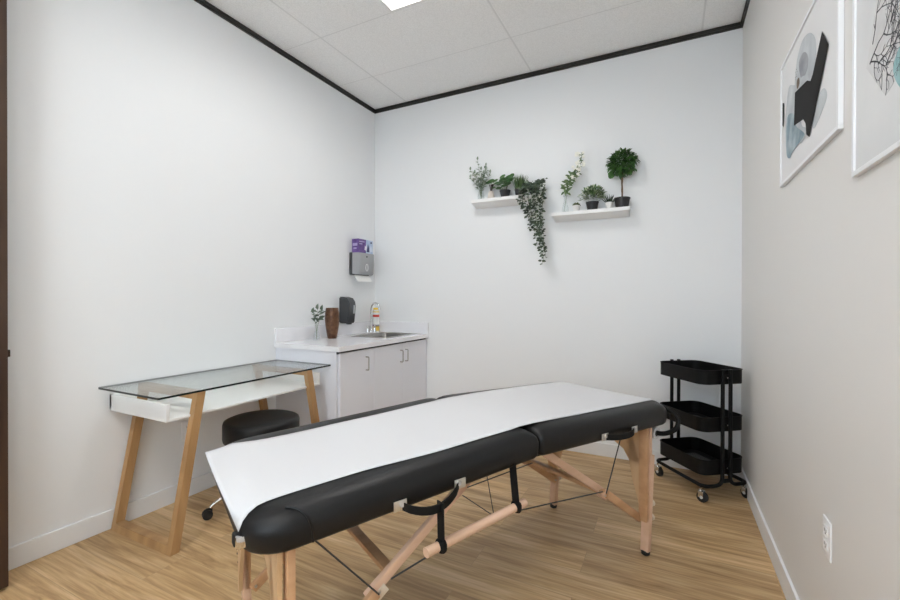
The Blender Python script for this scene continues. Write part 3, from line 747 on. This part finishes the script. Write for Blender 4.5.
# 2 beige bottle vase with dark reeds
v = empty('ceramic_vase', (-1.356, SY - .01, ZA), 0, 'small beige cone-shaped ceramic vase with dark reeds', 'vase')
MB().lathe((0, 0, 0), [(.030, 0), (.032, .004), (.020, .062), (.018, .066), (.013, .066), (.015, .055)], 24).build('body', M_bpot, v)
m = MB()
for dx, dy in ((-.012, .0), (.010, .004), (.024, -.004), (.0, .006)): m.tube([(dx * .1, dy, .05), (dx * .5, dy, .085), (dx, dy, .125)], lambda t: .0022 + .0028 * t, 6)
m.build('reeds', mat('dark_reed', (.03, .02, .02), .7), v)
# 3 round-leaf plant
M_green = leaf_mat('deep_green_leaf', (.018, .07, .012), (.05, .15, .03), .4)
p = empty('potted_plant', (-1.232, SY - .005, ZA), 0, 'round-leaved green plant in black pot on the left shelf', 'plant')
pot(p, .033, .044, .060, M_pot)
m = MB(); sm_ = MB()
def disc(m, c, nrm, r, k=12):
    c = Vector(c); nrm = Vector(nrm).normalized(); u = nrm.orthogonal().normalized(); w = nrm.cross(u)
    m.add([c - nrm * r * .12] + [c + (u * math.cos(2 * PI * i / k) + w * math.sin(2 * PI * i / k) * .9) * r for i in range(k)], [(0, i + 1, (i + 1) % k + 1) for i in range(k)])
for x, y, z, r in ((-.125, -.01, .150, .034), (-.09, .005, .155, .026), (-.02, -.01, .178, .028), (-.035, -.02, .12, .036), (.035, -.01, .165, .034), (.055, .0, .148, .028), (.03, -.02, .11, .030), (-.055, -.01, .085, .026), (.0, .01, .14, .034), (-.10, -.01, .095, .020), (.01, -.02, .150, .030), (-.01, -.03, .145, .034), (.06, -.02, .170, .030), (-.06, -.02, .125, .032), (.045, -.03, .135, .032), (.0, -.03, .095, .028), (-.14, -.02, .14, .028)):
    disc(m, (x, y, z), (rn.uniform(-.3, .3), -1, rn.uniform(.6, 1.3)), r); sm_.tube([(x * .1, 0, .05), (x * .5, y * .5, .05 + (z - .05) * .6), (x, y, z)], .0014, 5)
m.build('leaves', M_green, p, smooth=0); sm_.build('stem', M_gstem, p)
# 4 grass in black pot
M_grass = leaf_mat('grass_blade', (.03, .075, .02), (.12, .20, .07), .5)
p = empty('potted_grass', (-1.108, SY, ZA), 0, 'spiky green grass in black pot on the left shelf', 'plant')
pot(p, .032, .040, .058, M_pot); m = MB()
for i in range(210):
    a = rn.uniform(0, 2 * PI); r = rn.uniform(0, .032); L = rn.uniform(.08, .145); b0 = Vector((r * math.cos(a), r * math.sin(a), .045)); ln = rn.uniform(.1, .42)
    d = Vector((math.cos(a) * ln, math.sin(a) * ln, 1)).normalized(); s = d.cross(Vector((math.sin(a * 3), math.cos(a * 3), 0))).normalized() * .0032
    t = b0 + d * L; mid = b0 + d * L * .6; m.add([b0 - s, b0 + s, mid + s * .8, t, mid - s * .8], [(0, 1, 2, 4), (4, 2, 3)])
m.build('blades', M_grass, p, smooth=0)
# 5 trailing plant
M_ivy = leaf_mat('ivy_leaf', (.010, .022, .012), (.10, .14, .09), .5)
p = empty('trailing_plant', (-.985, SY - .005, ZA), 0, 'long trailing green vine spilling from a black pot off the left shelf', 'plant')
pot(p, .034, .044, .055, M_pot)
lf = MB(); sm_ = MB()
def vine(pts, dens, L=.026):
    c = catmull([Vector(q) for q in pts], 10); sm_.tube(c, .0012, 5); acc = 0
    for i in range(1, len(c)):
        acc += (c[i] - c[i - 1]).length
        while acc > dens:
            acc -= dens; a = rn.uniform(0, 2 * PI); q = c[i] + Vector((rn.uniform(-.004, .004), rn.uniform(-.004, .004), 0))
            d = Vector((math.cos(a), -abs(math.sin(a)) * .6, rn.uniform(-.7, .35))); s = rn.uniform(.7, 1.2)
            lf.leaf(q, d, (rn.uniform(-.6, .6), -1, rn.uniform(-.2, .9)), L * s, L * .62 * s)
# vine targets in local coordinates (shelf edge at y about -.06; then hanging in front of wall)
for k in range(0, 15):
    x1 = -.105 + .20 * (k / 14) + rn.uniform(-.012, .012)
    # lengths make the drape taper towards lower right
    t = (x1 + .095) / .19
    zl = [-.16, -.20, -.13, -.30, -.25, -.42, -.33, -.50, -.40, -.57, -.47, -.36, -.52, -.26, -.16][k]
    xe = x1 * .55 + .075 * min(1, (-zl) / .5) + rn.uniform(-.01, .01)
    yo = -.068 - rn.uniform(0, .02)
    vine([(x1 * .15, -.01, .05), (x1 * .5, -.045, .075 + rn.uniform(0, .025)), (x1 * .85, yo, .02), (x1, yo + .004, -.07), ((x1 + xe) / 2, yo + .012, zl * .5 - .02), (xe, yo + .02, zl)], .0185, .030)
for k in range(9):
    a = rn.uniform(0, 2 * PI); vine([(0, 0, .05), (.035 * math.cos(a), .02 * math.sin(a), .09), (.085 * math.cos(a) + .02, .022 * math.sin(a) - .01, .085 + rn.uniform(-.01, .035))], .009)
vine([(.05, -.05, .05), (.09, -.06, .06), (.105, -.06, .03), (.09, -.06, -.06)], .010)
vine([(.06, -.07, -.30), (.09, -.07, -.42), (.125, -.065, -.46)], .014)
sm_.build('vines', M_gstem, p); lf.build('leaves', M_ivy, p, smooth=0)
# ---- right shelf
bud_vase((-.735, SY, ZB), .135, .026, 'clear glass bud vase at the left end of the right shelf')
p = empty('orchid_sprig', (-.735, SY, ZB + .003), 0, 'tall white-flowering sprig leaning right out of the shelf glass vase', 'flower')
c = catmull([Vector(q) for q in ((-.01, 0, .006), (.008, 0, .12), (.02, -.01, .20), (.06, -.01, .28), (.115, -.005, .36), (.125, 0, .455))], 8)
MB().tube(c, .0018, 6).build('stem', M_gstem, p)
lf = MB(); fl = MB()
for i in range(64):
    q = c[int(rn.uniform(14, 29))]; a = rn.uniform(0, 2 * PI); lf.leaf(q + Vector((rn.uniform(-.025, .01), 0, rn.uniform(-.03, .01))), (math.cos(a), -.3, math.sin(a)), (rn.uniform(-.4, .4), -1, .3), .040, .017)
for i in range(14):
    q = c[int(rn.uniform(29, 39))]; a = rn.uniform(0, 2 * PI); lf.leaf(q, (math.cos(a), -.3, math.sin(a)), (0, -1, .3), .022, .008)
for i in range(34):
    q = c[int(rn.uniform(19, 40))] + Vector((rn.uniform(-.045, .045), rn.uniform(-.02, .02), rn.uniform(-.01, .03)))
    for k in range(5):
        a = 2 * PI * k / 5 + i; fl.leaf(q, (math.cos(a), -.25, math.sin(a)), (0, -1, 0), .017, .008)
for (ax, az) in ((-.085, .245), (-.055, .18)):
    fl.tube([(0.02, -.01, az - .05), (ax * .5, -.01, az - .01), (ax - .02, -.01, az)], .0009, 4)
lf.build('leaves', leaf_mat('orchid_leaf', (.05, .10, .03), (.16, .24, .10)), p, smooth=0)
fl.build('flowers', mat('cream_petal', (.90, .89, .82), .6), p, smooth=0)
# small white pot with moss succulent
p = empty('succulent', (-.648, SY - .01, ZB), 0, 'tiny round green succulent in small white pot beside the flowering sprig', 'plant')
pot(p, .022, .027, .048, M_wpot, False); m = MB()
for i in range(60):
    a = rn.uniform(0, 2 * PI); e_ = rn.uniform(.1, 1.4); d = Vector((math.cos(a) * math.cos(e_), math.sin(a) * math.cos(e_), math.sin(e_) * .7))
    m.leaf(Vector((0, 0, .045)) + d * .014, d, (-d.y, d.x, .6), .020, .010)
m.build('leaves', leaf_mat('succulent_leaf', (.05, .09, .02), (.13, .17, .05)), p, smooth=0)
# bushy plant
p = empty('potted_bush', (-.530, SY - .005, ZB), 0, 'bushy variegated green plant in black pot, middle of the right shelf', 'plant')
pot(p, .036, .046, .064, M_pot); m = MB(); m2 = MB()
for i in range(480):
    a = rn.uniform(0, 2 * PI); e_ = rn.uniform(-.25, 1.5); rr = rn.uniform(.045, .092); d = Vector((math.cos(a) * math.cos(e_), math.sin(a) * math.cos(e_) * .6, math.sin(e_)))
    q = Vector((0, -.003, .100)) + Vector((d.x * rr, d.y * rr * .9, d.z * rr * .85)); s = rn.uniform(.7, 1.2)
    (m if rn.random() < .72 else m2).leaf(q, d + Vector((0, 0, .25)), (rn.uniform(-.5, .5), -.5, 1), .026 * s, .011 * s)
m.build('leaves', leaf_mat('bush_leaf', (.025, .075, .02), (.10, .18, .06)), p, smooth=0); m2.build('pale_leaves', leaf_mat('bush_leaf_pale', (.32, .40, .24), (.55, .60, .42)), p, smooth=0)
# small spiky succulent
p = empty('aloe_plant', (-.406, SY - .012, ZB), 0, 'small dark spiky aloe in white pot beside the topiary', 'plant')
pot(p, .022, .028, .048, M_wpot, True); m = MB()
for i in range(22):
    a = 2 * PI * i / 11 + (.3 if i > 10 else 0); e_ = .45 if i < 11 else 1.0; d = Vector((math.cos(a) * math.cos(e_), math.sin(a) * math.cos(e_), math.sin(e_)))
    m.tube([Vector((0, 0, .036)), Vector((0, 0, .036)) + d * .025, Vector((0, 0, .040)) + d * .062 + Vector((0, 0, .010))], lambda t: .0070 * (1 - t) + .0008, 5)
m.build('leaves', leaf_mat('aloe_leaf', (.012, .03, .016), (.03, .06, .03)), p, smooth=0)
# topiary
p = empty('topiary', (-.318, SY - .002, ZB), 0, 'ball-shaped green topiary tree in black pot at the right shelf end', 'plant')
pot(p, .044, .055, .074, M_pot)
MB().tube([(0, 0, .06), (.001, 0, .14), (-.002, 0, .20), (0, 0, .30)], lambda t: .006 - .001 * t, 8, smooth=4).tube([(.004, 0, .06), (-.004, .002, .14), (.005, 0, .21), (0, 0, .28)], .003, 6, smooth=4).build('trunk', M_stem, p)
m = MB()
for i in range(520):
    z = rn.uniform(-1, 1); a = rn.uniform(0, 2 * PI); r_ = math.sqrt(1 - z * z); d = Vector((r_ * math.cos(a), r_ * math.sin(a), z)); rr = rn.uniform(.045, .088)
    q = Vector((0, 0, .338)) + Vector((d.x * rr * 1.08, d.y * rr * .62, d.z * rr)); s = rn.uniform(.8, 1.25)
    m.leaf(q, d + Vector((rn.uniform(-.6, .6), rn.uniform(-.3, .3), rn.uniform(-.8, .3))), d + Vector((0, -.3, .4)), .034 * s, .019 * s)
for i in range(16):
    m.leaf((-.075 + rn.uniform(-.012, .012), -.01, .265 + rn.uniform(-.02, .02)), (rn.uniform(-.4, .4), -.1, -1), (0, -1, .2), .03, .017)
    m.leaf((.055 + rn.uniform(-.015, .015), -.01, .265 + rn.uniform(-.01, .02)), (rn.uniform(-.4, .4), -.1, -1), (0, -1, .2), .026, .015)
m.build('foliage', leaf_mat('topiary_leaf', (.010, .045, .008), (.07, .18, .035), .45), p, smooth=0)

# ------------------------------------------------------------------ framed prints (right wall)
def frame(y0, y1, z0, z1, label):
    cy, cz = (y0 + y1) / 2, (z0 + z1) / 2
    f = empty('framed_print', (XR, cy, z0), 0, label, 'framed print')
    hw, hh = (y1 - y0) / 2, z1 - z0; w = .013; t = .014
    m = MB()
    m.box((-t, -hw, 0), (-.0005, hw, w), .0015); m.box((-t, -hw, hh - w), (-.0005, hw, hh), .0015)
    m.box((-t, -hw, w), (-.0005, -hw + w, hh - w), .0015); m.box((-t, hw - w, w), (-.0005, hw, hh - w), .0015)
    m.build('frame', mat('white_frame', (.84, .85, .87), .3), f, smooth=0)
    return f, cy, z0, hw, hh, w
M_sheet = mat('print_paper', (.78, .78, .79), .6)
f, cy, z0, hw, hh, w = frame(1.587, 2.312, 1.694, 2.206, 'white-framed abstract print with black angular shape and grey-blue washes')
m = MB(); xp = -.009
m.box((xp, -hw + w, w), (xp + .005, hw - w, hh - w))
Mi = [M_sheet, mat('ink_black', (.013, .012, .012), .7, spec=.2), mat('wash_grey', (.42, .45, .48), .7, vary=(9, (.60, .63, .65), (1, 1, 1))), mat('wash_blue', (.16, .24, .29), .7, vary=(12, (.42, .50, .54), (1, 1, 1))), mat('wash_dark', (.26, .27, .30), .7, vary=(14, (.38, .39, .42), (1, 1, 1))), mat('wash_brown', (.14, .10, .07), .7)]
lvl = [0]; AK = 1.026
def shp(poly, mi):
    lvl[0] += 1; x = xp - .0004 * lvl[0]
    m.prism([(x, y * AK - cy, 1.215 + (z - 1.215) * AK - z0) for y, z in poly], (-.00035, 0, 0), mi)
def smoothpoly(pl, k=5): return [(v.x, v.y) for v in catmull([Vector((a, b_, 0)) for a, b_ in pl], k, True)]
shp(smoothpoly([(1.687, 1.854), (1.656, 1.82), (1.695, 1.793), (1.782, 1.765), (1.80, 1.80), (1.74, 1.85)]), 2)
shp(smoothpoly([(2.0, 2.09), (1.93, 2.125), (1.841, 2.105), (1.775, 2.049), (1.77, 1.98), (1.82, 1.93), (1.92, 1.93), (1.99, 1.97), (2.03, 2.02)]), 2)
shp(smoothpoly([(1.97, 2.07), (1.91, 2.075), (1.86, 2.04), (1.86, 2.00), (1.91, 1.985), (1.95, 2.01)]), 4)
shp(smoothpoly([(2.12, 2.04), (2.02, 2.01), (1.90, 1.99), (1.84, 1.93), (1.93, 1.90), (1.93, 1.83), (1.86, 1.79), (1.93, 1.765), (1.99, 1.79), (2.04, 1.775), (2.10, 1.76), (2.15, 1.80), (2.17, 1.92)], 4), 2)
shp(smoothpoly([(2.14, 1.93), (2.04, 1.91), (2.00, 1.85), (1.93, 1.81), (1.89, 1.78), (1.97, 1.775), (2.05, 1.77), (2.10, 1.76), (2.15, 1.80)], 4), 3)
shp([(1.699, 2.033), (1.636, 1.960), (1.827, 1.753), (1.865, 1.773), (1.875, 1.815), (1.905, 1.84), (2.031, 1.862), (2.019, 1.981), (1.86, 1.955), (1.82, 1.935), (1.795, 1.945)], 1)
shp([(2.216, 2.02), (2.190, 2.012), (2.196, 1.915), (2.216, 1.93)], 1)
shp(smoothpoly([(1.99, 2.01), (1.96, 2.01), (1.955, 1.985), (1.985, 1.98)]), 5)
for k in range(7): shp([(1.995 + .012 * math.sin(k * 2.1), 2.055 - k * .006), (1.989 + .012 * math.sin(k * 2.1), 2.056 - k * .006), (1.990 + .012 * math.sin(k * 2.1), 2.051 - k * .006)], 5)
m.build('print', Mi, f, smooth=0)

f, cy, z0, hw, hh, w = frame(.72, 1.482, 1.530, 2.290, 'white-framed print of a grey hexagon of bare branches, right of the abstract')
m = MB(); lvl[0] = 0
m.box((xp, -hw + w, w), (xp + .005, hw - w, hh - w))
Mi = [mat('print_paper_cool', (.68, .69, .70), .6, vary=(3, (.75, .755, .76), (1, 1, 1))), mat('hex_grey', (.60, .60, .61), .7, vary=(16, (.70, .70, .70), (1, 1, 1))), mat('branch_ink', (.07, .07, .08), .7), mat('teal_wash', (.22, .42, .44), .7, vary=(10, (.35, .52, .54), (1, 1, 1)))]
shp([(1.366, 1.762), (1.263, 1.654), (1.11, 1.70), (1.03, 1.82), (1.10, 1.96), (1.297, 1.92)], 1)
shp(smoothpoly([(1.226, 1.690), (1.19, 1.73), (1.10, 1.74), (1.02, 1.68), (1.06, 1.61), (1.17, 1.625)]), 3)
rb = random.Random(11)
HEX = [(1.366, 1.762), (1.263, 1.654), (1.11, 1.70), (1.03, 1.82), (1.10, 1.96), (1.297, 1.92)]
def inhex(y, z):
    sg_ = [(b_[0] - a_[0]) * (z - a_[1]) - (b_[1] - a_[1]) * (y - a_[0]) for a_, b_ in zip(HEX, HEX[1:] + HEX[:1])]
    return all(v > 0 for v in sg_) or all(v < 0 for v in sg_)
def branch(y, z, a, L, wd, dep):
    if dep == 0 or L < .012 or not inhex(y, z): return
    p = [(y, z)]
    for i in range(3):
        a += rb.uniform(-.35, .35); y += math.cos(a) * L / 3; z += math.sin(a) * L / 3; p.append((y, z))
    for i, (p0, p1) in enumerate(zip(p, p[1:])):
        if not inhex(*p1): return
        ny, nz = -(p1[1] - p0[1]), (p1[0] - p0[0]); k = math.hypot(ny, nz) or 1; ww = wd * (1 - i * .2) / 2; ny, nz = ny / k * ww, nz / k * ww
        x = xp - .0010
        m.prism([(x, q[0] * AK - cy, 1.215 + (q[1] - 1.215) * AK - z0) for q in ((p0[0] + ny, p0[1] + nz), (p1[0] + ny * .8, p1[1] + nz * .8), (p1[0] - ny * .8, p1[1] - nz * .8), (p0[0] - ny, p0[1] - nz))], (-.0003, 0, 0), 2)
    for s_ in (-1, 1): branch(y, z, a + s_ * rb.uniform(.35, .8), L * rb.uniform(.6, .8), wd * .7, dep - 1)
    if dep > 2: branch(p[1][0], p[1][1], a + rb.choice((-1, 1)) * rb.uniform(.6, 1.0), L * .55, wd * .6, dep - 1)
for y_, z_, a_, l_, w_ in ((1.345, 1.762, PI - .5, .08, .005), (1.34, 1.765, PI + .35, .07, .004), (1.33, 1.80, PI - .9, .09, .0035), (1.31, 1.86, PI - .2, .08, .0035), (1.27, 1.90, PI + .3, .08, .003),
                       (1.26, 1.72, PI - .4, .08, .004), (1.24, 1.80, PI - .7, .08, .0035), (1.20, 1.75, PI, .08, .003), (1.30, 1.74, PI + .1, .06, .004), (1.22, 1.88, PI, .08, .003), (1.15, 1.82, PI, .07, .003)):
    branch(y_, z_, a_, l_, w_, 5)
m.build('print', Mi, f, smooth=0)

# ------------------------------------------------------------------ outlets
def outlet(loc_, rz, label):
    o = empty('wall_outlet', loc_, rz, label, 'outlet', None)
    MB().box((-.036, -.0055, -.059), (.036, -.0003, .059), .002).build('cover_plate', M_whitep, o)
    for z in (-.021, .021):
        s = MB().box((-.017, -.0075, z - .014), (.017, -.0055, z + .014), .003).build('socket', M_whitep, o)
        q = MB()
        for x in (-.007, .007): q.box((x - .0012, -.0078, z - .003), (x + .0012, -.0073, z + .006))
        q.cyl((0, -.0078, z - .008), (0, -.0073, z - .008), .0025, 10); q.build('slots', M_shadow, s, smooth=0)
outlet((XR, 1.700, .484), R(-90), 'white electrical outlet low on the right wall')
outlet((XL, 1.632, .405), R(90), 'white electrical outlet on the left wall under the desk')

# ------------------------------------------------------------------ black rolling cart
ct = empty('utility_cart', (.172, 3.240, 0), math.atan2(-.791, .612), 'black three-tier metal rolling cart in the back right corner', 'cart')
hx, hy = .206, .154
def tray(z0, z1):
    m = MB(); k = 8; t = .003; rr = .055
    o_ = rrect(-hx, hx, -hy, hy, (rr,) * 4, k); i_ = rrect(-hx + t, hx - t, -hy + t, hy - t, (rr - t,) * 4, k); f_ = rrect(-hx - .003, hx + .003, -hy - .003, hy + .003, (rr + .003,) * 4, k)
    n = len(o_); vs = []; fs = []
    for ring, z in ((o_, z0), (o_, z1 - .004), (f_, z1 - .004), (f_, z1), (i_, z1), (i_, z0 + .003)): vs += [(x, y, z) for x, y in ring]
    for a in range(5):
        for j in range(n): fs.append((a * n + j, a * n + (j + 1) % n, (a + 1) * n + (j + 1) % n, (a + 1) * n + j))
    fs.append(tuple(reversed(range(n)))); fs.append(tuple(range(5 * n, 6 * n)))
    tr = m.add(vs, fs).build('tray', M_cart, ct, smooth=40)
    mm = MB()
    for i in range(19):
        x = -.135 + .27 * i / 18; mm.box((x - .0012, -.085, z0 + .003), (x + .0012, .085, z0 + .0055))
    for i in range(12):
        y = -.085 + .17 * i / 11; mm.box((-.135, y - .0012, z0 + .003), (.135, y + .0012, z0 + .0055))
    mm.build('mesh_floor', mat('mesh_grey', (.10, .10, .10), .5), tr, smooth=0)
    q = MB()
    for sx in (-1, 1): q.cyl((sx * (hx + .003), 0, (z0 + z1) / 2), (sx * (hx + .0225), 0, (z0 + z1) / 2), .004, 10)
    q.build('screw', M_chrome, tr)
tray(.698, .784); tray(.414, .500); tray(.155, .245)
for sy in (-1, 1):
    yp = sy * .027; xo = hx + .0145
    pts = [(-xo, yp, .790), (-xo, yp, .096), (-xo, sy * (hy - .0), .096), (xo, sy * (hy - .0), .096), (xo, yp, .096), (xo, yp, .790)]
    MB().tube(fillet(pts, .05, 7), .0108, 12).build('post_frame', M_cart, ct, smooth=60)
for sx in (-1, 1):
    for sz in (.12, .745): MB().box((sx * (hx + .012) - .004, -.03, sz - .012), (sx * (hx + .012) + .004, .03, sz + .012), .002).build('post_bracket', M_cart, ct)
    for sy in (-1, 1):
        cx, cy_ = sx * (hx - .012), sy * (hy - .0)
        cs = empty('caster', (cx, cy_, 0)); cs.parent = ct
        MB().lathe((0, 0, 0), [(.011, .062), (.011, .070), (.006, .072), (.006, .084)], 14).box((-.008, -.015, .028), (.022, -.0125, .066), .001).box((-.008, .0125, .028), (.022, .015, .066), .001).box((-.010, -.015, .062), (.018, .015, .066), .001).build('fork', M_chrome, cs)
        MB().tube([(.012, -.011, .0315), (.012, -.009, .0315), (.012, .009, .0315), (.012, .011, .0315)], lambda t: .0315 if .1 < t < .9 else .028, 24).build('wheel', M_rubber, cs)
        for s_ in (-1, 1): MB().cyl((.012, s_ * .011, .0315), (.012, s_ * .0165, .0315), .009, 14).build('hub', mat('hub_white', (.7, .7, .68), .4), cs)
        cs.rotation_euler = (0, 0, R({(-1, -1): 5, (1, -1): 22, (1, 1): 0, (-1, 1): 200}[(sx, sy)]))

# ------------------------------------------------------------------ camera
cam = bpy.data.cameras.new('camera'); co = bpy.data.objects.new('camera', cam); COL.objects.link(co)
cam.sensor_width = 36; cam.sensor_fit = 'HORIZONTAL'; cam.lens = 433.4 / 900 * 36
cam.clip_start = .02
yaw, pitch, roll = R(26.875), R(-.255), R(.107)
co.matrix_world = Matrix.Translation((0, 0, 1.215)) @ Matrix.Rotation(yaw, 4, 'Z') @ Matrix.Rotation(PI / 2 + pitch, 4, 'X') @ Matrix.Rotation(roll, 4, 'Z')
SC.camera = co

# ------------------------------------------------------------------ light
w = bpy.data.worlds.new('world'); SC.world = w; w.use_nodes = True
w.node_tree.nodes['Background'].inputs['Color'].default_value = (.80, .905, 1, 1)
w.node_tree.nodes['Background'].inputs['Strength'].default_value = 5.
SC.view_settings.view_transform = 'Standard'; SC.view_settings.look = 'None'; SC.view_settings.gamma = 1; SC.view_settings.use_curve_mapping = False
SC.view_settings.exposure = 0.26
SC.cycles.use_denoising = True
SC.cycles.max_bounces = 10; SC.cycles.diffuse_bounces = 6; SC.cycles.transparent_max_bounces = 16
